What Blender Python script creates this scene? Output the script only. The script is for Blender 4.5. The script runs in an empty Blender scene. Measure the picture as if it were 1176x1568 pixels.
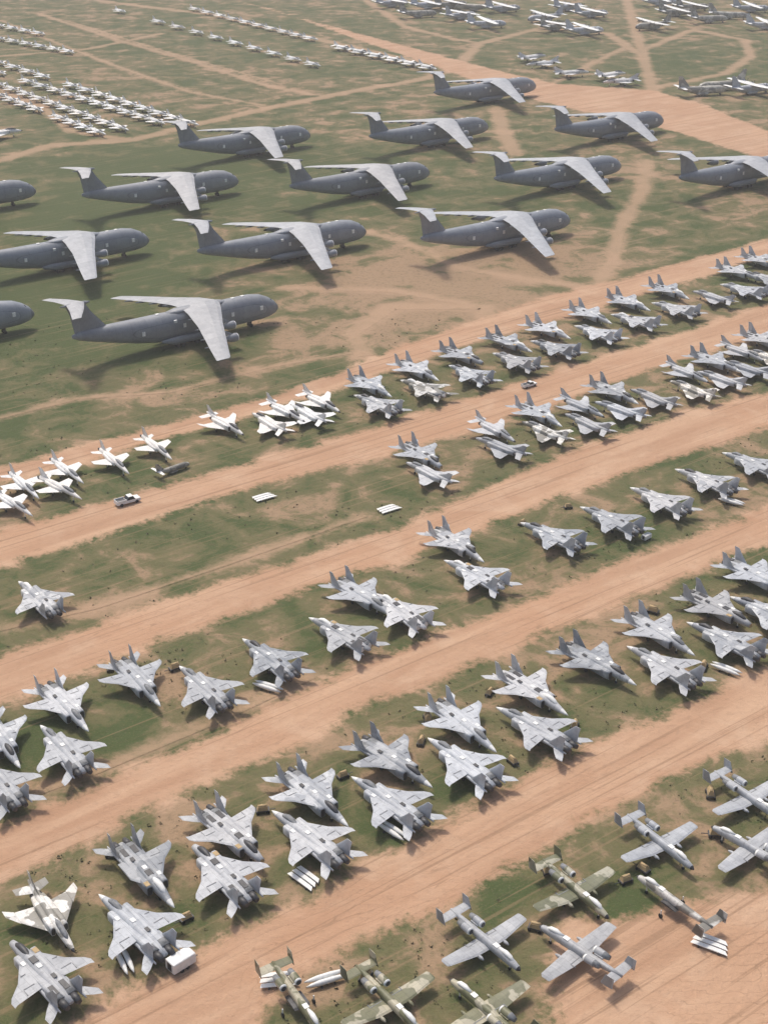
import bpy, bmesh, math, random
import numpy as np
from mathutils import Vector, Matrix
random.seed(7)
H=157.0; TH=math.radians(27.0); F=2216.0
# photogrammetric survey: reading on the photograph -> metres on the ground plane
def P(u,v,z=0.0):
    x=(u-588)/F; y=-(v-784)/F
    dx=x; dy=math.cos(TH)+y*math.sin(TH); dz=-math.sin(TH)+y*math.cos(TH)
    t=(H-z)/(-dz)
    return (dx*t,dy*t)
scene=bpy.context.scene
# ---------- camera
cam=bpy.data.cameras.new("camera"); co=bpy.data.objects.new("camera",cam); scene.collection.objects.link(co)
co.location=(0,0,H); co.rotation_euler=(math.radians(63),0,0)
cam.sensor_fit='HORIZONTAL'; cam.sensor_width=36; cam.lens=36*F/1176; cam.clip_end=20000; cam.clip_start=1
scene.camera=co
# ---------- light
w=bpy.data.worlds.new("World"); scene.world=w; w.use_nodes=True
nt=w.node_tree; bg=nt.nodes["Background"]; sky=nt.nodes.new("ShaderNodeTexSky"); sky.sky_type='NISHITA'; sky.sun_disc=False
EL=math.radians(60); AZ=math.radians(-28)
sky.sun_elevation=EL; sky.sun_rotation=AZ; sky.dust_density=5.0
nt.links.new(sky.outputs[0],bg.inputs[0]); bg.inputs[1].default_value=0.15
sd=Vector((math.sin(AZ)*math.cos(EL),math.cos(AZ)*math.cos(EL),math.sin(EL)))
sl=bpy.data.lights.new("sun",'SUN'); sl.energy=2.35; sl.angle=math.radians(7); sl.color=(1,0.94,0.85)
so=bpy.data.objects.new("sun",sl); so.rotation_euler=sd.to_track_quat('Z','Y').to_euler(); scene.collection.objects.link(so)
scene.view_settings.view_transform='Standard'; scene.view_settings.look='None'; scene.view_settings.exposure=0

# ---------- node helpers
class N:
    def __init__(s,name):
        s.m=bpy.data.materials.new(name); s.m.use_nodes=True; s.t=s.m.node_tree
        s.b=s.t.nodes["Principled BSDF"]
    def n(s,ty,**k):
        x=s.t.nodes.new(ty)
        for a,b in k.items(): setattr(x,a,b)
        return x
    def l(s,a,b): s.t.links.new(a,b)
    def noise(s,vec,scale,detail=4,rough=0.55,dist=0.0):
        x=s.n("ShaderNodeTexNoise"); x.inputs["Scale"].default_value=scale; x.inputs["Detail"].default_value=detail; x.inputs["Roughness"].default_value=rough
        x.inputs["Distortion"].default_value=dist
        s.l(vec,x.inputs["Vector"]); return x.outputs["Fac"]
    def math(s,op,a,b=None,c=None):
        x=s.n("ShaderNodeMath",operation=op)
        for i,v in enumerate((a,b,c)):
            if v is None: continue
            if isinstance(v,(int,float)): x.inputs[i].default_value=v
            else: s.l(v,x.inputs[i])
        return x.outputs[0]
    def ramp(s,v,a,b,lo=0,hi=1):
        x=s.n("ShaderNodeMapRange",interpolation_type='SMOOTHSTEP'); s.l(v,x.inputs[0])
        for i,k in enumerate((a,b,lo,hi)): x.inputs[i+1].default_value=k
        return x.outputs[0]
    def mix(s,f,a,b,bt='MIX'):
        x=s.n("ShaderNodeMix",data_type='RGBA',blend_type=bt)
        for i,v in ((0,f),(6,a),(7,b)):
            if isinstance(v,(int,float)): x.inputs[i].default_value=v
            elif isinstance(v,tuple): x.inputs[i].default_value=v+(1,) if len(v)==3 else v
            else: s.l(v,x.inputs[i])
        return x.outputs[2]
# ---------- ground material
def ground_mat():
    g=N("dirt_and_grass"); geo=g.n("ShaderNodeNewGeometry"); pos=geo.outputs["Position"]
    def attr(n): 
        a=g.n("ShaderNodeAttribute"); a.attribute_name=n; return a.outputs["Fac"]
    road=attr("road"); lush=attr("lush"); trk=attr("trk")
    rot=g.n("ShaderNodeVectorRotate",rotation_type='Z_AXIS'); g.l(pos,rot.inputs[0]); rot.inputs["Angle"].default_value=math.radians(-37)
    def sc(v,x,y):
        m=g.n("ShaderNodeVectorMath",operation='MULTIPLY'); g.l(v,m.inputs[0]); m.inputs[1].default_value=(x,y,1); return m.outputs[0]
    st1=g.noise(sc(rot.outputs[0],0.02,0.16),1.0,4,0.6,0.3)
    st2=g.noise(sc(rot.outputs[0],0.012,0.85),1.0,3,0.6,0.25)
    # tyre ruts: running distance from the road edge, wobbling slightly
    rut=g.math('ADD',road,g.math('MULTIPLY',st1,6.0))
    rut=g.math('ABSOLUTE',g.math('SINE',g.math('MULTIPLY',rut,1.55)))
    nb=g.noise(pos,0.022,4,0.6); nm=g.noise(pos,0.085,5,0.62,0.5); nf=g.noise(pos,0.7,4,0.7); nff=g.noise(pos,2.6,2,0.7)
    e=g.math('ADD',road,g.math('MULTIPLY',g.math('SUBTRACT',nm,0.5),11.0))
    e=g.math('ADD',e,g.math('MULTIPLY',g.math('SUBTRACT',nf,0.5),7.0))
    rm=g.ramp(e,-1.9,1.6)
    # dirt colour
    dirt=g.mix(g.ramp(st1,0.3,0.7),(0.41,0.245,0.152),(0.53,0.345,0.225))
    dirt=g.mix(g.math('MULTIPLY',g.ramp(nb,0.4,0.7),0.7),dirt,(0.46,0.27,0.165))
    dirt=g.mix(g.math('MULTIPLY',g.ramp(nm,0.48,0.7),0.35),dirt,(0.58,0.41,0.285))
    dirt=g.mix(g.math('MULTIPLY',g.ramp(st2,0.57,0.65),0.55),dirt,(0.27,0.165,0.10))
    rf=g.math('MULTIPLY',g.ramp(rut,0.16,0.02),g.ramp(nb,0.42,0.58))
    dirt=g.mix(g.math('MULTIPLY',rf,0.45),dirt,(0.25,0.155,0.095))
    dirt=g.mix(g.math('MULTIPLY',g.ramp(nf,0.5,0.8),0.45),dirt,(0.30,0.19,0.12))
    # grass
    v=g.math('ADD',g.math('MULTIPLY',nm,1.45),g.math('MULTIPLY',nb,0.8))
    v=g.math('ADD',v,g.math('MULTIPLY',nf,0.45))
    v=g.math('ADD',v,g.math('MULTIPLY',st1,0.30))
    v=g.math('SUBTRACT',v,g.math('MULTIPLY',lush,0.30))
    gr=g.mix(g.ramp(v,1.24,1.46),(0.070,0.092,0.034),(0.140,0.130,0.062))
    gr=g.mix(g.ramp(v,1.46,1.70),gr,(0.33,0.225,0.14))
    gr=g.mix(g.math('MULTIPLY',g.ramp(nf,0.48,0.72),0.50),gr,(0.058,0.062,0.030))
    gr=g.mix(g.math('MULTIPLY',g.ramp(nff,0.5,0.75),0.32),gr,(0.24,0.19,0.11))
    gr=g.mix(g.math('MULTIPLY',g.ramp(st2,0.57,0.67),0.38),gr,(0.31,0.205,0.125))
    te=g.math('ADD',trk,g.math('MULTIPLY',g.math('SUBTRACT',nm,0.5),7.0))
    te=g.math('ADD',te,g.math('MULTIPLY',g.math('SUBTRACT',nf,0.5),4.0))
    gr=g.mix(g.math('MULTIPLY',g.ramp(te,-3.0,1.5),0.75),gr,(0.42,0.28,0.18))
    c=g.mix(rm,gr,dirt)
    g.l(c,g.b.inputs["Base Color"]); g.b.inputs["Roughness"].default_value=0.95; g.b.inputs["Specular IOR Level"].default_value=0.15
    bp=g.n("ShaderNodeBump"); bp.inputs["Strength"].default_value=0.6; bp.inputs["Distance"].default_value=0.6
    g.l(nf,bp.inputs["Height"]); g.l(bp.outputs[0],g.b.inputs["Normal"])
    return g.m
GM=ground_mat()
# ---------- roads
roads=[
 ([(0,715),(130,682),(260,648),(420,605),(540,562),(620,525),(740,487),(850,450),(960,425),(1176,365)],
  [(0,740),(130,708),(260,670),(420,625),(530,592),(620,562),(740,520),(870,485),(1000,447),(1176,392)]),
 ([(0,812),(200,759),(400,702),(560,657),(700,615),(850,567),(1000,522),(1176,464)],
  [(0,868),(130,832),(260,787),(400,742),(560,705),(700,665),(850,618),(1000,566),(1176,512)]),
 ([(0,1002),(120,967),(300,905),(480,850),(600,812),(700,767),(800,722),(900,680),(1000,645),(1176,598)],
  [(0,1075),(150,1023),(280,972),(480,900),(600,865),(700,825),(800,783),(900,745),(1000,712),(1176,655)]),
 ([(0,1262),(130,1210),(300,1135),(440,1068),(560,1015),(700,962),(850,903),(960,855),(1060,822),(1176,775)],
  [(0,1345),(130,1290),(300,1205),(440,1150),(560,1085),(700,1032),(850,965),(960,920),(1060,880),(1176,835)]),
 ([(60,1610),(230,1500),(350,1430),(480,1375),(600,1310),(720,1235),(900,1142),(1000,1100),(1176,1022)],
  [(380,1610),(430,1500),(560,1440),(700,1385),(800,1325),(900,1255),(960,1225),(1050,1180),(1176,1130)]),
 ([(690,88),(780,112),(860,128),(1000,138),(1080,160),(1176,200)],
  [(690,110),(780,142),(860,162),(1000,192),(1080,215),(1176,247)]),
]
roads.append(([(955,1400),(1040,1380),(1100,1385),(1200,1370)],[(940,1610),(1040,1610),(1100,1610),(1200,1610)]))
tracks=[(3.2,[(0,245),(75,222),(200,214),(320,185),(420,163),(560,135),(640,122),(700,104)]),
 (3.5,[(150,0),(330,22),(470,55),(600,85),(700,102)]),
 (3.0,[(700,100),(735,65),(830,42),(930,50),(985,85),(1000,140)]),
 (3.0,[(960,0),(975,50),(1000,140),(1040,165)]),
 (2.6,[(985,75),(1060,45),(1140,60),(1150,85),(1110,112),(1010,132)]),
 (2.2,[(60,20),(180,60),(300,95),(400,128),(480,145)]),
 (1.2,[(100,30),(260,80),(420,125)]),
 (1.6,[(0,30),(150,90),(290,140),(400,160)]),
 (2.8,[(0,135),(60,160),(110,200),(200,214)]),
 (2.6,[(990,245),(985,290),(950,345),(940,395),(905,455)]),
 (3.0,[(560,545),(540,510),(600,470),(740,470),(760,500)]),
 (2.0,[(430,440),(600,445),(740,470)]),
 (2.0,[(540,350),(620,370),(700,410),(820,430),(900,440)]),
 (2.2,[(0,85),(130,75),(250,50)]),(3.5,[(760,165),(770,200),(790,235)]),
 (2.0,[(820,140),(900,100),(960,70)]),(2.5,[(560,0),(620,40),(700,60),(735,65)]),
 (1.0,[(0,640),(120,610),(260,600),(420,560),(540,540)]),
 (1.2,[(0,1235),(150,1180),(330,1105),(480,1035)]),
 (0.8,[(0,965),(150,930),(330,870),(560,790)]),
]
roadsW=[([P(*a) for a in A],[P(*b) for b in B]) for A,B in roads]
tracksW=[(r,[P(*a) for a in L]) for r,L in tracks]
def resample(L,n):
    L=np.array(L); d=np.r_[0,np.cumsum(np.hypot(*(L[1:]-L[:-1]).T))]; t=np.linspace(0,d[-1],n)
    return np.c_[np.interp(t,d,L[:,0]),np.interp(t,d,L[:,1])]
def ext(L,k=1500):
    L=[np.array(p) for p in L]; a=L[0]-L[1]; a=a/np.linalg.norm(a)*k; b=L[-1]-L[-2]; b=b/np.linalg.norm(b)*k
    return [L[0]+a]+L+[L[-1]+b]
def segdist(X,Y,L):
    d=np.full(X.shape,1e9)
    for (x0,y0),(x1,y1) in zip(L[:-1],L[1:]):
        vx,vy=x1-x0,y1-y0; t=np.clip(((X-x0)*vx+(Y-y0)*vy)/(vx*vx+vy*vy+1e-9),0,1)
        d=np.minimum(d,np.hypot(X-x0-t*vx,Y-y0-t*vy))
    return d
def inside(X,Y,L):
    c=np.zeros(X.shape,bool); n=len(L)
    for i in range(n):
        x0,y0=L[i]; x1,y1=L[(i+1)%n]
        if y0==y1: continue
        k=((y0>Y)!=(y1>Y))&(X<(x1-x0)*(Y-y0)/(y1-y0)+x0); c^=k
    return c
roadPoly=[]
for i,(A,B) in enumerate(roadsW):
    k=300 if i<6 else 10
    roadPoly.append((ext(A,k),ext(B,k)))
lushB=[((60,400),330,150,0.9),((300,250),260,60,0.9),((640,300),260,60,0.6),((120,500),200,80,0.5),((60,650),260,50,0.3),((420,800),260,60,0.5),
 ((300,60),500,60,0.35),((1050,95),160,35,0.6),((1080,380),130,50,0.5),((620,440),220,70,-0.9),((520,600),120,40,0.2),((200,1120),160,60,0.5),
 ((60,1180),150,80,0.1),((1120,840),120,40,0.3),((880,300),120,60,0.2),((700,400),140,45,-0.4),((900,400),160,40,-0.4),((160,1240),200,40,-0.6),((180,600),160,30,-0.5)]
def fields(X,Y):
    rd=np.full(X.shape,-15.0)
    for A,B in roadPoly:
        L=[tuple(p) for p in A]+[tuple(p) for p in B[::-1]]
        d=segdist(X,Y,L+[L[0]]); d=np.where(inside(X,Y,L),d,-d); rd=np.maximum(rd,d)
    tk=np.full(X.shape,-15.0)
    for r,L in tracksW:
        tk=np.maximum(tk,r-segdist(X,Y,L))
    lu=np.zeros(X.shape)
    for (u,v),a,b,wt in lushB:
        cx,cy=P(u,v); rx=P(u+a,v)[0]-cx; ry=max(6,abs(P(u,v-b)[1]-P(u,v+b)[1])/2)
        lu+=wt*np.exp(-(((X-cx)/rx)**2+((Y-cy)/ry)**2)*0.9)
    return np.clip(rd,-15,15),np.clip(tk,-15,15),lu
def mesh_grid(name,X,Y,z):
    ny,nx=X.shape
    V=np.stack([X.ravel(),Y.ravel(),np.full(X.size,z)],1)
    i=np.arange(ny-1)[:,None]*nx+np.arange(nx-1)[None,:]
    Fc=np.stack([i,i+1,i+nx+1,i+nx],-1).reshape(-1,4)
    a=V[Fc[0]]; cr=np.cross(a[1]-a[0],a[2]-a[0])
    if cr[2]<0: Fc=Fc[:,::-1]
    me=bpy.data.meshes.new(name); me.vertices.add(len(V)); me.vertices.foreach_set("co",V.ravel().astype(np.float32))
    me.loops.add(Fc.size); me.loops.foreach_set("vertex_index",Fc.ravel().astype(np.int32))
    me.polygons.add(len(Fc)); me.polygons.foreach_set("loop_start",(np.arange(len(Fc))*4).astype(np.int32))
    me.update(calc_edges=True)
    r,t,l=fields(X.ravel(),Y.ravel())
    for n,val in (("road",r),("trk",t),("lush",l)):
        at=me.attributes.new(n,'FLOAT','POINT'); at.data.foreach_set("value",val.astype(np.float32))
    me.materials.append(GM); ob=bpy.data.objects.new(name,me); scene.collection.objects.link(ob); return ob
xs=np.r_[np.array([-9000,-5000,-2500,-1200,-700]),np.arange(-420,420,2.5),np.array([430,500,700,1200,2500,5000,9000])]
ys=[-3000,-1000,-200,0,60]; y=100.
while y<1500: ys.append(y); y+=1.5+ (y-100)*0.006
ys+= [1700,2200,3500,6000,12000]
X,Y=np.meshgrid(xs,np.array(ys)); mesh_grid("ground",X,Y,0.0)
for i,(A,B) in enumerate(roadsW):
    a=resample(A,160); b=resample(B,160); t=np.linspace(0,1,14)[:,None,None]
    G=a[None]*(1-t)+b[None]*t
    mesh_grid("dirt_road",G[...,0],G[...,1],0.004+0.004*(i>5))
for i,(r,L) in enumerate(tracksW):
    c=resample(L,90); d=np.gradient(c,axis=0); d/=np.linalg.norm(d,axis=1)[:,None]; nn=np.c_[-d[:,1],d[:,0]]
    t=np.linspace(-1,1,7)[:,None,None]*r*0.8
    G=c[None]+nn[None]*t
    mesh_grid("dirt_track",G[...,0],G[...,1],0.012+0.003*i)

# ---------- thin desert haze: a real layer of air over the field
bm=bmesh.new(); bmesh.ops.create_cube(bm,size=1); me=bpy.data.meshes.new("haze"); bm.to_mesh(me); bm.free()
hz=bpy.data.objects.new("haze_air",me); hz.scale=(6000,6000,140); hz.location=(0,2500,69); scene.collection.objects.link(hz)
hm=bpy.data.materials.new("haze"); hm.use_nodes=True; ht=hm.node_tree; ht.nodes.clear()
vo=ht.nodes.new("ShaderNodeVolumeScatter"); vo.inputs["Color"].default_value=(1,.97,.93,1); vo.inputs["Density"].default_value=2.2e-4; vo.inputs["Anisotropy"].default_value=0.2
oo=ht.nodes.new("ShaderNodeOutputMaterial"); ht.links.new(vo.outputs[0],oo.inputs["Volume"]); me.materials.append(hm)

# ---------- materials for machines
def skin(name,col,col2,rough=0.55,camo=None,panel=1.4,dirt=0.35):
    g=N(name); tc=g.n("ShaderNodeTexCoord"); o=tc.outputs["Object"]; oi=g.n("ShaderNodeObjectInfo")
    off=g.n("ShaderNodeVectorMath",operation='ADD'); g.l(o,off.inputs[0])
    cmb=g.n("ShaderNodeCombineXYZ"); g.l(g.math('MULTIPLY',oi.outputs["Random"],200.0),cmb.inputs[0]); g.l(cmb.outputs[0],off.inputs[1])
    ov=off.outputs[0]
    c=g.mix(g.ramp(g.noise(ov,0.45,4,0.65),0.38,0.66),col,col2)
    if camo:
        c=g.mix(g.ramp(g.noise(ov,0.33,2,0.4),0.49,0.52),c,camo)
    c=g.mix(g.math('MULTIPLY',g.ramp(g.noise(ov,1.5,3,0.7),0.52,0.70),dirt),c,tuple(x*0.42 for x in col))
    br=g.n("ShaderNodeTexBrick"); g.l(o,br.inputs["Vector"]); br.inputs["Scale"].default_value=1.0; br.inputs["Brick Width"].default_value=panel*1.6; br.inputs["Row Height"].default_value=panel
    br.inputs["Mortar Size"].default_value=0.03; br.inputs["Color1"].default_value=(1,1,1,1); br.inputs["Color2"].default_value=(0.80,0.81,0.83,1); br.inputs["Mortar"].default_value=(0.55,0.55,0.55,1)
    c=g.mix(0.8,c,br.outputs["Color"],'MULTIPLY')
    c=g.mix(1.0,c,oi.outputs["Color"],'MULTIPLY')
    g.l(c,g.b.inputs["Base Color"]); g.b.inputs["Roughness"].default_value=rough
    return g.m
def plain(name,col,rough=0.7,var=0.5):
    g=N(name); tc=g.n("ShaderNodeTexCoord"); c=g.mix(g.ramp(g.noise(tc.outputs["Object"],1.5,4,0.6),0.35,0.7),col,tuple(x*(1-var) for x in col))
    g.l(c,g.b.inputs["Base Color"]); g.b.inputs["Roughness"].default_value=rough; return g.m
M_grey=skin("faded_grey_paint",(0.52,0.535,0.55),(0.42,0.435,0.455))
M_greyd=skin("two_tone_grey_paint",(0.50,0.515,0.525),(0.43,0.445,0.46),camo=(0.32,0.34,0.365),dirt=0.5)
M_white=plain("white_sealant",(0.80,0.80,0.77),0.6,0.12)
M_dark=plain("dark_metal",(0.06,0.06,0.065),0.5)
M_tyre=plain("rubber",(0.03,0.03,0.03),0.9)
M_cover=plain("bare_metal_and_covers",(0.24,0.25,0.26),0.6,0.45)
M_camo=skin("green_camouflage_paint",(0.16,0.165,0.09),(0.21,0.205,0.125),camo=(0.46,0.43,0.32))
M_mott=skin("peeling_white_paint",(0.74,0.73,0.69),(0.6,0.58,0.53),camo=(0.26,0.25,0.22),dirt=0.6)
M_whitejet=skin("white_paint",(0.80,0.79,0.76),(0.68,0.67,0.64))
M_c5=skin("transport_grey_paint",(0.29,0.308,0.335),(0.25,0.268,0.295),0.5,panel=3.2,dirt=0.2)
M_c5w=skin("transport_sunlit_wing_grey",(0.46,0.47,0.48),(0.39,0.40,0.415),0.5,panel=3.2,dirt=0.2)  # wing and tailplane grey lightened: sun on upward surfaces put into the colour
M_c5n=plain("dark_radome",(0.17,0.18,0.195),0.55,0.2)
M_tan=plain("tan_canvas",(0.50,0.36,0.19),0.85,0.2)
M_olive=skin("olive_brown_paint",(0.38,0.36,0.30),(0.48,0.46,0.41),camo=(0.24,0.23,0.20))
M_glass=plain("window_glass",(0.02,0.025,0.03),0.15,0.1)

class MB:
    def __init__(s): s.v=[];s.f=[];s.m=[];s.s=[]
    def loft(s,st,mat=0,n=14,pw=2.0,cap=True,smooth=True):
        b=len(s.v)
        for (x,cy,cz,hw,hh) in st:
            for k in range(n):
                a=2*math.pi*k/n; c,q=math.cos(a),math.sin(a)
                s.v.append((x,cy+hw*math.copysign(abs(c)**(2/pw),c),cz+hh*math.copysign(abs(q)**(2/pw),q)))
        for i in range(len(st)-1):
            mm=mat[i] if isinstance(mat,list) else mat
            for k in range(n):
                s.f.append((b+i*n+k,b+i*n+(k+1)%n,b+(i+1)*n+(k+1)%n,b+(i+1)*n+k)); s.m.append(mm); s.s.append(smooth)
        if cap:
            s.f.append(tuple(b+k for k in range(n))); s.m.append(mat[0] if isinstance(mat,list) else mat); s.s.append(False)
            e=b+(len(st)-1)*n; s.f.append(tuple(e+k for k in range(n))); s.m.append(mat[-1] if isinstance(mat,list) else mat); s.s.append(False)
    def foil(s,secs,mat=0,ax='z'):
        b=len(s.v); pr=[(0,0),(0.12,0.7),(0.4,1),(0.75,0.55),(1,0.05),(1,-0.05),(0.75,-0.5),(0.4,-0.9),(0.12,-0.65)]
        n=len(pr)
        for (xl,xt,y,z,t) in secs:
            for (c,h) in pr:
                x=xl+(xt-xl)*c
                s.v.append((x,y,z+h*t/2) if ax=='z' else (x,y+h*t/2,z))
        for i in range(len(secs)-1):
            mm=mat[i] if isinstance(mat,list) else mat
            for k in range(n):
                s.f.append((b+i*n+k,b+i*n+(k+1)%n,b+(i+1)*n+(k+1)%n,b+(i+1)*n+k)); s.m.append(mm); s.s.append(False)
        for e in (b,b+(len(secs)-1)*n):
            s.f.append(tuple(e+k for k in range(n))); s.m.append(mat[0] if isinstance(mat,list) else mat); s.s.append(False)
    def foil2(s,secs,mat=0,ax='z'):
        s.foil(secs,mat,ax); s.foil([(a,b,-y,z,t) for a,b,y,z,t in secs],mat,ax)
    def box(s,x0,x1,y0,y1,z0,z1,mat=0,tx=0,ty=0):
        b=len(s.v)
        for z,ix,iy in ((z0,0,0),(z1,tx,ty)):
            s.v+= [(x0+ix,y0+iy,z),(x1-ix,y0+iy,z),(x1-ix,y1-iy,z),(x0+ix,y1-iy,z)]
        for q in ((0,1,2,3),(4,5,6,7),(0,1,5,4),(1,2,6,5),(2,3,7,6),(3,0,4,7)):
            s.f.append(tuple(b+i for i in q)); s.m.append(mat); s.s.append(False)
    def wheel(s,x,y,z,r,wd,mat):
        b=len(s.v);n=12
        for yy,rr in ((y-wd/2,r*.85),(y-wd/4,r),(y+wd/4,r),(y+wd/2,r*.85)):
            for k in range(n):
                a=2*math.pi*k/n; s.v.append((x+rr*math.cos(a),yy,z+rr*math.sin(a)))
        for i in range(3):
            for k in range(n):
                s.f.append((b+i*n+k,b+i*n+(k+1)%n,b+(i+1)*n+(k+1)%n,b+(i+1)*n+k)); s.m.append(mat); s.s.append(True)
        s.f.append(tuple(b+k for k in range(n))); s.m.append(mat); s.s.append(False)
        s.f.append(tuple(b+3*n+k for k in range(n))); s.m.append(mat); s.s.append(False)
    def mesh(s,name,mats):
        me=bpy.data.meshes.new(name); me.from_pydata(s.v,[],s.f)
        for m in mats: me.materials.append(m)
        me.polygons.foreach_set("material_index",s.m); me.polygons.foreach_set("use_smooth",s.s)
        bm=bmesh.new(); bm.from_mesh(me); bmesh.ops.recalc_face_normals(bm,faces=bm.faces); bm.to_mesh(me); bm.free(); me.update()
        return me
STD=lambda sk:[sk,M_dark,M_white,M_cover,M_tyre,M_tan]
def f15(sk,fins=True,stabs=True,canopy=3,nose=True,engines=True,outer=True,panelgap=False,name="twin_tail_jet"):
    m=MB()
    st=[(9.7,0,2.0,.05,.05),(9.0,0,2.02,.30,.28),(8.0,0,2.1,.50,.52),(6.8,0,2.2,.68,.76),(5.6,0,2.3,.82,.93),(4,0,2.4,.95,1.0),(2,0,2.45,1.0,.95),(-2,0,2.4,1.0,.8),(-6.5,0,2.35,.9,.55),(-8.4,0,2.3,.45,.25)]
    if not nose: st=st[2:]; m.loft([(8.06,0,2.1,.44,.46),(8.01,0,2.1,.44,.46)],5)
    m.loft(st,[2 if (nose and i<2) else 0 for i in range(len(st)-1)],pw=2.1)
    m.loft([(6.9,0,2.75,.1,.1),(6.2,0,3.05,.42,.35),(5.2,0,3.3,.5,.48),(4.0,0,3.25,.48,.42),(2.9,0,3.1,.3,.25),(1.8,0,3.0,.08,.1)],canopy,n=12)
    for sg in (1,-1):
        m.loft([(4.3,sg*1.35,2.15,.5,.85),(3.2,sg*1.35,2.1,.58,.9),(0,sg*1.3,2.15,.62,.8),(-4,sg*1.1,2.25,.75,.72),(-5.6,sg*1.03,2.28,.72,.69),(-7.2,sg*.95,2.3,.7,.66)],[0,0,0,0,3],pw=4.5)
        m.loft([(4.36,sg*1.35,2.1,.42,.72),(4.31,sg*1.35,2.1,.42,.72)],1,pw=4.5)
        if engines: m.loft([(-7.15,sg*.95,2.3,.62,.6),(-8.0,sg*.95,2.3,.6,.58),(-9.0,sg*.95,2.3,.42,.42)],1)
        else: m.loft([(-7.22,sg*.95,2.3,.6,.56),(-7.3,sg*.95,2.3,.6,.56)],2)
        m.loft([(1.5,sg*1.85,2.3,.05,.2),(-1,sg*1.9,2.3,.22,.3),(-6,sg*2.05,2.3,.25,.28),(-8.9,sg*2.1,2.3,.12,.15)],0,n=8)
        # flap hinge and aileron gap, standing slightly proud of the skin
        if outer or sg>0:
            m.box(-2.25,-2.1,min(sg*2.2,sg*3.9),max(sg*2.2,sg*3.9),2.7,2.915,3); m.box(-3.5,-2.2,sg*4.0-.05,sg*4.0+.05,2.7,2.86,3)
            m.box(.2,.34,min(sg*2.2,sg*3.0),max(sg*2.2,sg*3.0),2.8,3.0,3)
    W=[(2.9,-3.5,1.7,2.75,.5),(-.5,-3.75,3.9,2.72,.34),(-2.35,-4.0,6.0,2.70,.2),(-3.2,-4.3,6.52,2.70,.12)]
    if outer: m.foil2(W)
    else: m.foil(W); m.foil([(2.9,-3.5,-1.7,2.75,.5),(.9,-3.6,-2.9,2.73,.42)],0)
    if stabs: m.foil2([(-6.0,-8.3,2.1,2.3,.2),(-7.1,-9.2,3.2,2.3,.15),(-8.5,-9.9,4.35,2.3,.08)])
    if fins:
        for sg in (1,-1):
            m.foil([(-4.5,-8.1,sg*2.0,2.5,.28),(-6.2,-8.3,sg*2.05,4.2,.2),(-7.4,-8.6,sg*2.1,5.5,.1)],0,'y')
    for x,y,r in ((4.8,0,.3),(-1.8,1.3,.42),(-1.8,-1.3,.42)):
        m.wheel(x,y,r,r,.3,4); m.box(x-.08,x+.08,y-.08,y+.08,r,1.7,2)
    m.box(-.4,.5,-.35,.35,3.30,3.36,2); m.box(1.8,2.7,1.1,1.7,2.98,3.04,2); m.box(-3.4,-2.4,-.9,-.3,3.12,3.2,1)
    if panelgap:
        m.box(-6.2,-4.2,.5,1.3,2.7,3.04,1); m.box(-6.2,-4.2,-1.3,-.5,2.7,3.04,1); m.box(.9,2.3,-.5,.5,3.2,3.42,1); m.box(2.9,4.0,-1.75,-1.0,2.9,3.05,5)
    return m.mesh(name,STD(sk))
def f4(sk,name="single_tail_jet",canopy=3):
    m=MB()
    m.loft([(8.9,0,1.9,.05,.05),(8.2,0,1.95,.3,.3),(7,0,2.05,.5,.55),(5,0,2.2,.62,.85),(3,0,2.3,.7,.9),(0,0,2.3,.75,.85),(-4,0,2.4,.7,.7),(-7,0,2.7,.4,.5),(-8.8,0,2.8,.15,.25)],[1]+[0]*7)
    m.loft([(6.6,0,2.55,.1,.1),(5.8,0,2.9,.36,.3),(4.6,0,3.1,.42,.4),(3.2,0,3.15,.42,.38),(1.6,0,3.0,.12,.12)],canopy,n=12)
    for sg in (1,-1):
        m.loft([(3.4,sg*1.0,2.15,.4,.75),(1.5,sg*1.05,2.1,.5,.8),(-3,sg*.85,2.1,.55,.65),(-5.2,sg*.6,2.1,.5,.5)],0,pw=3.5)
        m.loft([(3.46,sg*1.0,2.15,.33,.6),(3.41,sg*1.0,2.15,.33,.6)],1,pw=3.5)
        m.loft([(-5.15,sg*.6,2.05,.44,.44),(-6.2,sg*.6,2.0,.36,.36)],1)
        m.foil([(-5.6,-7.8,sg*.3,2.7,.16),(-7.3,-8.9,sg*2.7,2.1,.08)],0)
    m.foil2([(3.0,-3.8,1.0,1.75,.4),(-1.6,-4.3,4.2,1.75,.24),(-1.4,-4.4,4.25,1.8,.2),(-3.4,-5.0,5.85,2.3,.1)])
    m.foil([(-3.2,-8.0,0,2.9,.22),(-6.4,-8.6,0,4.2,.14),(-7.6,-8.9,0,5.0,.08)],0,'y')
    for x,y,r in ((5.2,0,.28),(-1.2,2.2,.38),(-1.2,-2.2,.38)):
        m.wheel(x,y,r,r,.28,4); m.box(x-.07,x+.07,y-.07,y+.07,r,1.6,2)
    m.box(2.0,2.8,-.3,.3,3.17,3.22,2)
    return m.mesh(name,STD(sk))
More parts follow.
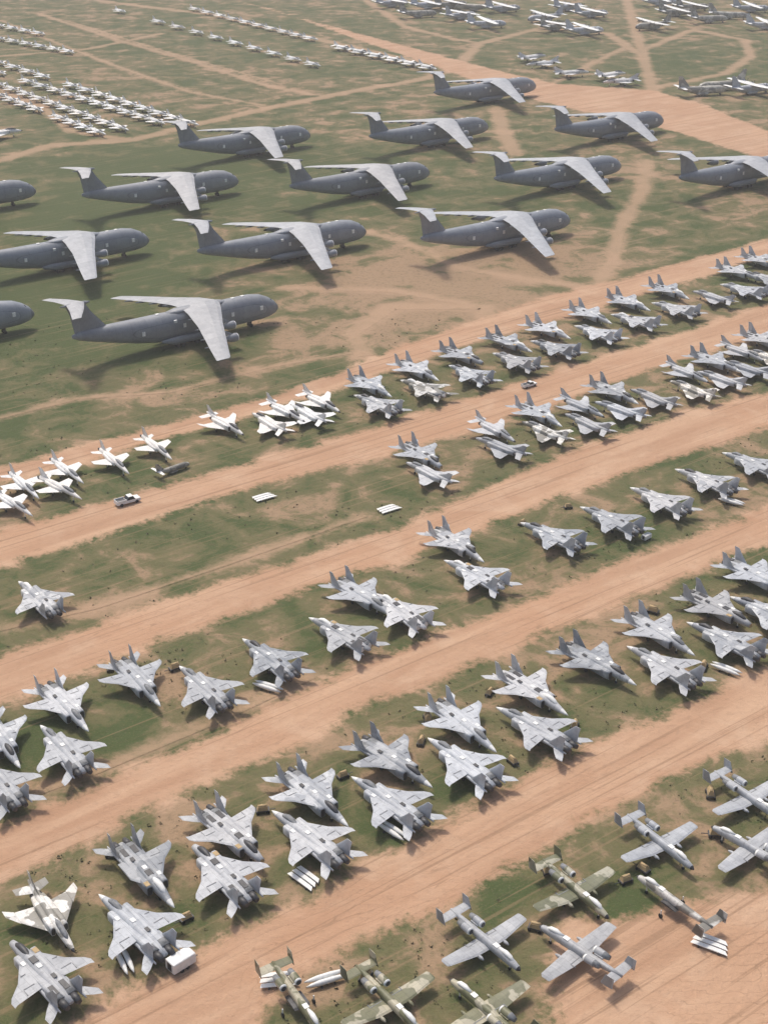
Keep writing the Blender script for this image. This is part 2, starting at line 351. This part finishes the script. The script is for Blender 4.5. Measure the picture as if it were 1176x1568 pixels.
def t38(sk,name="slender_jet"):
    m=MB()
    m.loft([(7.2,0,1.7,.04,.04),(6,0,1.75,.28,.28),(4.5,0,1.85,.42,.5),(2,0,1.95,.55,.62),(-1,0,1.95,.6,.6),(-4,0,1.95,.62,.55),(-6.4,0,1.95,.5,.42)],0)
    m.loft([(5,0,2.1,.08,.08),(4,0,2.45,.32,.3),(2.2,0,2.6,.34,.34),(.6,0,2.4,.1,.15)],3,n=10)
    for sg in (1,-1):
        m.loft([(1.6,sg*.75,1.8,.22,.35),(-1,sg*.7,1.8,.3,.4),(-4,sg*.5,1.85,.3,.4)],0,n=10)
        m.loft([(-6.35,sg*.28,1.95,.26,.3),(-7.0,sg*.28,1.95,.22,.24)],1,n=10)
    m.foil2([(1.6,-2.3,.6,1.6,.25),(-1.2,-2.7,3.9,1.6,.1)])
    m.foil2([(-4.4,-6.3,.5,1.75,.14),(-5.9,-6.9,2.2,1.75,.07)])
    m.foil([(-3.2,-6.3,0,2.3,.18),(-5.6,-6.9,0,4.1,.08)],0,'y')
    for x,y,r in ((4.2,0,.25),(-.8,1.2,.3),(-.8,-1.2,.3)):
        m.wheel(x,y,r,r,.22,4); m.box(x-.06,x+.06,y-.06,y+.06,r,1.5,2)
    return m.mesh(name,STD(sk))
def a10(sk,wings=True,name="straight_wing_jet",eng=True):
    m=MB()
    m.loft([(8.1,0,1.9,.12,.12),(7.6,0,1.95,.42,.42),(6.4,0,2.05,.58,.65),(4.5,0,2.2,.65,.85),(1.5,0,2.2,.65,.8),(-3,0,2.3,.6,.65),(-6,0,2.5,.4,.45),(-8.0,0,2.6,.2,.25)],[1]+[0]*6,pw=2.4)
    m.loft([(6.6,0,2.5,.1,.1),(5.9,0,2.9,.38,.3),(4.8,0,3.05,.42,.38),(3.4,0,2.95,.2,.2)],2,n=12)
    if wings:
        m.foil2([(1.8,-1.3,.3,1.75,.5),(1.7,-1.2,3.0,1.75,.45),(1.1,-.9,7.9,2.3,.24),(.7,-.7,8.25,2.15,.1)])
        for sg in (1,-1):
            m.loft([(2.7,sg*2.6,1.5,.1,.1),(2.2,sg*2.6,1.5,.3,.28),(-.4,sg*2.6,1.5,.3,.28),(-1.3,sg*2.6,1.5,.08,.08)],0,n=10)
            m.box(-.65,-.53,min(sg*.8,sg*2.9),max(sg*.8,sg*2.9),1.7,1.9,3); m.box(-1.3,-.5,sg*2.95-.06,sg*2.95+.06,1.6,1.88,3)
    else:
        m.foil2([(1.8,-1.6,.3,1.75,.5),(1.7,-1.5,1.3,1.75,.45)],1)
    for sg in (1,-1):
        if eng:
            m.loft([(-1.8,sg*1.25,3.1,.52,.52),(-2.1,sg*1.25,3.1,.62,.62),(-3.6,sg*1.25,3.1,.6,.6),(-4.7,sg*1.25,3.15,.4,.4)],[2,0,3])
            m.loft([(-1.74,sg*1.25,3.1,.42,.42),(-1.78,sg*1.25,3.1,.42,.42)],1); m.box(-3.9,-2.3,sg*.85-.35,sg*.85+.35,2.75,3.0,0)
        m.foil([(-6.1,-8.3,sg*2.75,2.1,.16),(-6.9,-8.5,sg*2.75,4.2,.1)],0,'y')
    m.foil2([(-6.2,-8.0,0.0,2.6,.22),(-6.3,-7.9,2.8,2.6,.16)])
    for x,y,r in ((5.6,.2,.3),(.3,2.6,.42),(.3,-2.6,.42)):
        m.wheel(x,y,r,r,.3,4); m.box(x-.08,x+.08,y-.08,y+.08,r,1.6,2)
    m.box(2.2,3.2,-.4,.4,2.98,3.05,2)
    return m.mesh(name,STD(sk))
def c130(sk,name="prop_transport",wings=True):
    m=MB()
    m.loft([(14.5,0,2.4,.3,.3),(14,0,2.5,.9,.9),(12.5,0,2.8,1.6,1.7),(10.5,0,3.1,2.0,2.1),(-2,0,3.1,2.05,2.1),(-7,0,3.6,1.7,1.7),(-12,0,4.4,.9,1.0),(-14.8,0,4.8,.3,.4)],[1]+[0]*6,n=18,pw=2.3)
    if wings:
        m.foil2([(3.4,-1.6,0,5.3,.7),(3.3,-1.5,7.0,5.35,.6),(2.0,-.9,19.8,5.7,.25)],2)
        for sg in (1,-1):
            for yy in (4.8,10.2):
                m.loft([(6.0,sg*yy,4.9,.1,.1),(5.6,sg*yy,4.9,.4,.4),(4.8,sg*yy,4.8,.6,.65),(1,sg*yy,4.9,.55,.6),(-1,sg*yy,5.1,.2,.2)],[1,0,0,0],n=10)
                for a in range(4):
                    t=a*math.pi/2+.5; c,q=math.cos(t),math.sin(t); b=len(m.v); wd=.18
                    m.v+=[(5.75,sg*yy-q*wd,4.9+c*wd),(5.75,sg*yy+q*wd,4.9-c*wd),(5.75,sg*yy+2*c+q*wd,4.9+2*q-c*wd),(5.75,sg*yy+2*c-q*wd,4.9+2*q+c*wd)]
                    m.f.append((b,b+1,b+2,b+3)); m.m.append(1); m.s.append(False)
    m.foil2([(-10.6,-14,0,5.0,.4),(-12,-14,7.6,5.1,.2)],2)
    m.foil([(-7.4,-14,0,5.0,.6),(-11,-14.6,0,9.2,.3),(-12.6,-14.8,0,11,.2)],0,'y')
    for sg in (1,-1):
        m.loft([(3,sg*2.1,1.4,.2,.3),(2,sg*2.2,1.4,.6,.7),(-3,sg*2.2,1.4,.6,.7),(-4.5,sg*2.1,1.4,.2,.3)],0,n=10)
        for x in (.8,-1.0): m.wheel(x,sg*2.0,.6,.6,.5,4)
    m.wheel(11,0.4,.45,.45,.3,4); m.wheel(11,-.4,.45,.45,.3,4); m.box(10.9,11.1,-.3,.3,.4,1.4,2)
    m.box(12.6,13.3,-1.0,1.0,3.7,4.15,2,.2,.1)
    return m.mesh(name,STD(sk))
def c5():
    m=MB() # slots: 0 fuselage 1 dark 2 white 3 wing 4 tyre 5 radome
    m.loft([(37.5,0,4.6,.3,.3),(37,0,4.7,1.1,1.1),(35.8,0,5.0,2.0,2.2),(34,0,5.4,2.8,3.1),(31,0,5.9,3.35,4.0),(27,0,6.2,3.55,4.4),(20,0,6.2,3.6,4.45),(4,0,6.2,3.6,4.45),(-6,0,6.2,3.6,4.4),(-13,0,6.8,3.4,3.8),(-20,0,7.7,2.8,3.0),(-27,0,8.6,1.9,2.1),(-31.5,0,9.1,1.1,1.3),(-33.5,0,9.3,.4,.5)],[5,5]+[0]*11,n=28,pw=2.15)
    m.box(33.6,34.6,-1.6,1.6,7.55,8.2,1,.3,.2)
    m.loft([(19,0,10.2,.4,.2),(16,0,10.4,1.8,.7),(9,0,10.5,2.2,.9),(1,0,10.4,1.9,.8),(-4,0,10.2,.4,.2)],0,n=16)
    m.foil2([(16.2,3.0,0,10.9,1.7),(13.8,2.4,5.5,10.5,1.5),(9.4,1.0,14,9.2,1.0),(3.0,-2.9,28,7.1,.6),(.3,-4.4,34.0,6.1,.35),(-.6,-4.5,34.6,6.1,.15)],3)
    for sg in (1,-1):
        for yy,x0,zz in ((12.2,11.8,9.5),(19.5,8.4,8.4)):
            m.loft([(x0+2.8,sg*yy,zz-2.7,1.1,1.1),(x0+2.4,sg*yy,zz-2.7,1.3,1.3),(x0+.3,sg*yy,zz-2.7,1.25,1.25),(x0-.6,sg*yy,zz-2.7,.9,.9),(x0-2.6,sg*yy,zz-2.6,.55,.55),(x0-3.6,sg*yy,zz-2.6,.2,.2)],[2,0,0,0,1],n=16)
            m.loft([(x0+2.86,sg*yy,zz-2.7,.92,.92),(x0+2.82,sg*yy,zz-2.7,.92,.92)],1,n=16)
            m.foil([(x0+1.5,x0-3.5,sg*yy,zz-1.5,.4),(x0-1.0,x0-4.5,sg*yy,zz-.1,.4)],0,'y')
        for yy,xx,zz in ((8,2.4,10.0),(15,1.0,9.0),(21,-.6,8.1),(26,-2.0,7.4)):
            m.loft([(xx+2.6,sg*yy,zz-.3,.1,.1),(xx+1,sg*yy,zz-.4,.35,.4),(xx-1.6,sg*yy,zz-.2,.12,.15)],0,n=8)
        m.loft([(11,sg*3.5,2.6,.3,.4),(9,sg*3.9,2.5,1.0,1.2),(-2,sg*3.9,2.5,1.0,1.25),(-6,sg*3.4,2.8,.3,.4)],0,n=12)
        for x in (7.5,5.8,1,-.8):
            for dy in (2.6,3.9): m.wheel(x,sg*dy,.65,.65,.5,4)
            m.box(x-.3,x+.3,sg*3.2-.7,sg*3.2+.7,.65,1.8,1)
    for dy in (-.9,-.3,.3,.9): m.wheel(27,dy,.6,.6,.4,4)
    m.box(26.8,27.2,-.9,.9,.6,2.3,1)
    m.foil([(-21.5,-32.5,0,9.6,1.1),(-26.8,-33.6,0,16,.8),(-28.6,-34.8,0,18.9,.7)],0,'y')
    m.loft([(-27,0,19.0,.2,.2),(-28.5,0,19.0,.6,.55),(-34,0,19.0,.6,.5),(-36.5,0,19.0,.1,.1)],0,n=10)
    m.foil2([(-28.6,-34.4,0,19.3,.7),(-31.2,-35.6,5.2,19.0,.5),(-34.6,-37.4,10.6,18.5,.2)],3)
    for x in (29.5,19,2,-12): 
        for sg in (1,-1): m.box(x-.5,x+.5,sg*3.3-.35,sg*3.3+.35,6.0,7.3,2)
    for x in (24,20.5,-6): m.box(x,x+1.1,-.5,.5,10.58,10.72,2)
    for sg in (1,-1): m.box(11.5,13,sg*3.2-.4,sg*3.2+.4,8.5,9.1,2); m.box(-1.5,-.5,sg*3.2-.4,sg*3.2+.4,8.0,8.8,2)
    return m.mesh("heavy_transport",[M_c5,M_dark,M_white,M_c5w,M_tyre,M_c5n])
ME={'A':f15(M_grey),'B':f15(M_grey,canopy=2,engines=False,panelgap=True),'C':f15(M_greyd,stabs=False,canopy=2),'D':f15(M_grey,nose=False,canopy=1,panelgap=True),'E':f15(M_greyd,canopy=1),'I':f15(M_mott,fins=False,canopy=2,engines=False),'J':f15(M_greyd,outer=False,canopy=2,panelgap=True),
 'F':f4(M_grey),'G':f4(M_mott),'W':f4(M_whitejet,canopy=1),'T':t38(M_whitejet),'S':a10(M_grey),'K':a10(M_camo),'X':a10(M_mott,wings=False,eng=False),'Y':a10(M_camo,wings=False),
 'P':c130(M_grey),'O':c130(M_olive),'Q':c130(M_olive,wings=False),'5':c5()}
NM={'T':"trainer_jet",'S':"attack_jet",'K':"attack_jet",'X':"wingless_attack_jet",'Y':"wingless_attack_jet",'P':"propeller_transport_plane",'O':"propeller_transport_plane",'Q':"wingless_transport_fuselage",'5':"heavy_transport_plane",
 'c':"equipment_cart",'t':"drop_tank_pair",'p':"removed_wing_panels",'r':"box_trailer",'k':"pickup_truck"}
def put(ty,x,y,h,tint=None,sc=1.0):
    if ty=='A': ty=random.choices("ABCDEIJ",(40,16,10,12,16,2,2))[0]
    ob=bpy.data.objects.new(NM.get(ty,"fighter_jet"),ME[ty]); scene.collection.objects.link(ob)
    ob.location=(x,y,0); ob.rotation_euler=(0,0,math.radians(h)); ob.scale=(sc,)*3
    t=tint if tint is not None else random.uniform(0.80,1.18); wv=random.uniform(-.02,.03); ob.color=(t*(1+wv),t,t*(1-wv),1)
def px(ty,u,v,h,z=2.0,**k):
    x,y=P(u,v,z); put(ty,x,y,h+random.uniform(-5,5),**k)
U,L=-52,130
for (u,v) in ((425,467),(560,352),(872,335),(228,365),(52,477),(365,275),(657,262),(950,252),(55,290),(475,205),(747,192),(1015,183),(820,130),(1212,250)):
    x,y=P(u,v,5); hd=36+random.uniform(-1,1); put('5',x-37.5*math.cos(math.radians(hd)),y-37.5*math.sin(math.radians(hd)),hd,tint=random.uniform(.93,1.07))
for ty,u,v,h in [('A',62,1490,L),('G',78,1405,U-4),('A',222,1338,U),('A',205,1420,L),('A',358,1282,U),('A',338,1338,L),('A',482,1222,U),('A',472,1285,L),('A',603,1168,U),('A',595,1230,L),
 ('A',710,1112,U),('A',708,1170,L),('A',815,1060,U),('A',820,1117,L),('A',915,1018,U),('A',1015,1022,L),('A',1010,972,U),('A',1110,982,L),('A',1102,935,U),('A',1175,940,L),('A',1160,885,U),
 ('A',312,1055,L),('A',212,1045,U),('A',100,1083,U),('A',97,1150,L),('A',0,1135,U),('A',-5,1200,L),('A',412,1010,L),('A',522,973,L),('A',614,938,L),('A',555,915,U),('A',728,882,L),('A',700,835,U),
 ('A',845,822,L),('A',935,798,L),('A',1010,768,L),('A',1080,738,L),('A',1152,712,L),('A',58,918,L)]: px(ty,u,v,h)
for i,(u,v) in enumerate([(573,607),(645,583),(715,561),(785,541),(845,521),(910,498),(968,479),(1030,461),(1135,432),(1172,415)]):
    px('A',u-5,v-15,U); px('A',u+4,v+13,L)
px('F',1092,455,L)
for i,(u,v) in enumerate([(1175,535),(1140,552),(1100,568),(1056,584),(945,615),(895,636),(830,648),(762,672),(652,712)]):
    px('F' if i%2 else 'A',u-4,v-13,U); px('F' if i%3 else 'G',u+4,v+13,L)
px('F',1000,610,L)
for u,v,h in ((492,616,U),(472,634,L),(437,630,U),(412,648,L),(345,650,U),(240,686,U),(175,707,U),(103,722,U),(92,748,U+8),(37,744,U),(20,772,U+5)): px('W' if u>300 else 'T',u,v,h,sc=1.0 if u>300 else 1.25,tint=1.1)
for ty,u,v,h in (('S',1010,1290,U),('S',1145,1220,U),('S',1150,1300,L),('K',880,1362,U),('X',1032,1382,L),('S',742,1440,U),('S',888,1458,L),('K',595,1532,U),('K',745,1548,L),('Y',455,1530,U-12)): px(ty,u,v,h,sc=.96)
def row(a,b,n,ty,h,sc=1,skip=0.06):
    for i in range(n):
        if random.random()<skip: continue
        t=i/(n-1); px(ty,a[0]+(b[0]-a[0])*t,a[1]+(b[1]-a[1])*t,h,sc=sc,z=1,tint=random.uniform(1.0,1.25))
row((185,18),(480,100),11,'T',U,1.25); row((300,15),(495,65),11,'T',U,1.2); row((525,75),(655,105),6,'W',U,1.1); row((0,60),(105,80),6,'T',U,1.2)
row((0,97),(290,190),14,'T',U,1.25); row((0,113),(240,188),12,'T',U,1.25); row((0,131),(205,205),11,'T',U,1.25); row((0,148),(150,204),9,'T',U,1.25); row((0,40),(60,52),4,'T',U,1.2)
for ty,u,v,h in (('P',600,6,30),('P',655,9,25),('P',705,25,40),('P',745,38,20),('P',870,12,30),('P',905,22,30),('O',850,42,35),('P',895,48,15),('O',1000,40,200),('O',1060,12,20),('O',1035,20,20),('P',1150,14,10),('P',1172,40,10),('Q',640,22,20),('Q',1115,24,-10),('Q',725,12,160),
  ('P',770,14,25),('O',690,8,30),('P',1010,4,15),('P',835,28,200),('Q',1085,30,10),
  ('W',815,88,30),('W',830,98,200),('W',875,112,20),('W',935,115,30),('W',950,125,200),('Q',1075,140,10),('P',1150,138,30),('Q',1105,132,200),('W',0,205,30)):
    px(ty,u,v,h,sc=1.0 if ty!='W' else 1.3,tint=random.uniform(.95,1.3))

# ---------- ground equipment
def cart():
    m=MB(); m.box(-1.1,1.1,-.6,.6,.45,.6,1); m.box(-.9,.9,-.5,.5,.6,1.25,0,.2,.15); m.loft([(-.7,0,1.3,.25,.2),(.7,0,1.3,.3,.22)],0,n=8)
    for x in (-.8,.8):
        for y in (-.6,.6): m.wheel(x,y,.28,.28,.18,2)
    m.box(1.1,2.1,-.05,.05,.4,.5,1); return m.mesh("cart",[M_tan,M_dark,M_tyre])
def tank():
    m=MB(); 
    for y in (-.5,.5): m.loft([(3.2,y,.75,.04,.04),(2.3,y,.75,.3,.3),(.8,y,.75,.42,.42),(-1.2,y,.75,.42,.42),(-2.6,y,.75,.25,.25),(-3.3,y,.75,.05,.05)],0,n=12)
    for x in (-1,1): m.box(x-.1,x+.1,-1,1,.0,.38,1)
    return m.mesh("tank",[M_white,M_dark])
def panels():
    m=MB()
    for i,y in enumerate((-1.0,0,1.0)):
        m.foil([(2.9-.3*i,-2.9,y-.38,.45+.02*i,.2),(2.3-.3*i,-2.7,y+.38,.5+.02*i,.12)],0)
    for x in (-1.6,1.6): m.box(x-.12,x+.12,-1.5,1.5,0,.34,1)
    return m.mesh("panels",[M_white,M_dark])
def trailer():
    m=MB(); m.loft([(-2.0,0,1.35,1.05,.85),(-1.9,0,1.35,1.12,.92),(1.9,0,1.35,1.12,.92),(2.0,0,1.35,1.05,.85)],0,n=20,pw=9,smooth=False); m.box(-1.8,1.8,-.8,.8,.33,.43,1)
    for x in (-.5,.5):
        for y in (-1.0,1.0): m.wheel(x,y,.33,.33,.22,2)
    m.box(2.0,3.0,-.06,.06,.4,.52,1); m.box(-2.04,-2.01,-.5,.5,.7,2.0,1); return m.mesh("trailer",[M_white,M_dark,M_tyre])
def pickup():
    m=MB(); m.box(-2.7,2.7,-.95,.95,.5,1.05,0,.08,.06); m.box(-.4,1.5,-.88,.88,1.05,1.7,3,.45,.15); m.box(-.02,1.1,-.74,.74,1.702,1.76,0,.02,.02)
    m.box(-2.55,-.5,-.8,.8,1.052,1.07,1); m.box(-2.65,-.45,-.92,-.82,1.052,1.35,0); m.box(-2.65,-.45,.82,.92,1.052,1.35,0); m.box(-2.68,-2.58,-.8,.8,1.052,1.35,0)
    for x in (-1.7,1.75):
        for y in (-.88,.88): m.wheel(x,y,.38,.38,.26,2)
    return m.mesh("pickup",[M_white,M_dark,M_tyre,M_glass])
ME.update({'c':cart(),'t':tank(),'p':panels(),'r':trailer(),'k':pickup()})
for u,v in ((285,1405),(525,1187),(402,1240),(172,1308),(880,1110),(1077,1020),(785,1165),(120,1183),(958,1347),(1088,1215),(1096,1277),(836,1332),(820,1420),(655,1100),(645,1135),(268,1022),(750,1060),(870,775),(800,800),(168,1022),(985,1330),(560,1495),(1000,935)):
    px('c',u,v,random.uniform(0,360),z=.6,sc=random.uniform(.9,1.2))
for u,v,h in ((190,1470,120),(410,1052,150),(1112,1025,-40),(1120,768,150),(600,1272,130),(500,1500,20)): px('t',u,v,h,z=.6)
for u,v,h in ((468,1345,-42),(1090,1445,-30),(596,778,35),(405,760,30),(428,1500,10)): px('p',u,v,h,z=.5)
px('r',277,1474,40,z=1); px('k',195,765,35,z=1,sc=1.15); px('k',810,588,40,z=.8,sc=.9); px('r',990,820,40,z=1,sc=.6); px('Q',265,718,40,z=1,sc=.35)

# ---------- low scrub (one object)
rs=np.random.RandomState(3); n=5200
yy=120+ (rs.rand(n)**1.2)*330; xx=(rs.rand(n)-.5)*yy*0.68
r,t,l=fields(xx,yy)
keep=(r<-1.0)&(t<-.5)&(np.sin(xx*.11+2*np.sin(yy*.05))+np.sin(yy*.09+xx*.03)+rs.randn(n)*.7>0.2)
xx,yy=xx[keep],yy[keep]; V=[];Fq=[]
for x,y in zip(xx,yy):
    s=random.uniform(.2,.5); k=random.randint(4,6)
    for j in range(k):
        a=random.uniform(0,6.28); q=random.uniform(.2,.9)*s; cx,cy=x+math.cos(a)*q*.8,y+math.sin(a)*q*.8; b=len(V)
        dx,dy=math.cos(a+1.5)*s*.35,math.sin(a+1.5)*s*.35; hh=random.uniform(.3,.7)*s
        V+=[(cx-dx,cy-dy,0),(cx+dx,cy+dy,0),(cx+dx*.5+math.cos(a)*s*.3,cy+dy*.5+math.sin(a)*s*.3,hh),(cx-dx*.6+math.cos(a)*s*.2,cy-dy*.6+math.sin(a)*s*.2,hh*.8)]
        Fq.append((b,b+1,b+2,b+3))
me=bpy.data.meshes.new("scrub"); me.from_pydata(V,[],Fq)
g=N("scrub_leaves"); geo=g.n("ShaderNodeNewGeometry"); c=g.mix(g.ramp(g.noise(geo.outputs["Position"],.25,4,.7),.4,.62),(.085,.095,.045),(.23,.19,.11)); g.l(c,g.b.inputs["Base Color"]); g.b.inputs["Roughness"].default_value=.9
me.materials.append(g.m); ob=bpy.data.objects.new("low_scrub",me); scene.collection.objects.link(ob)
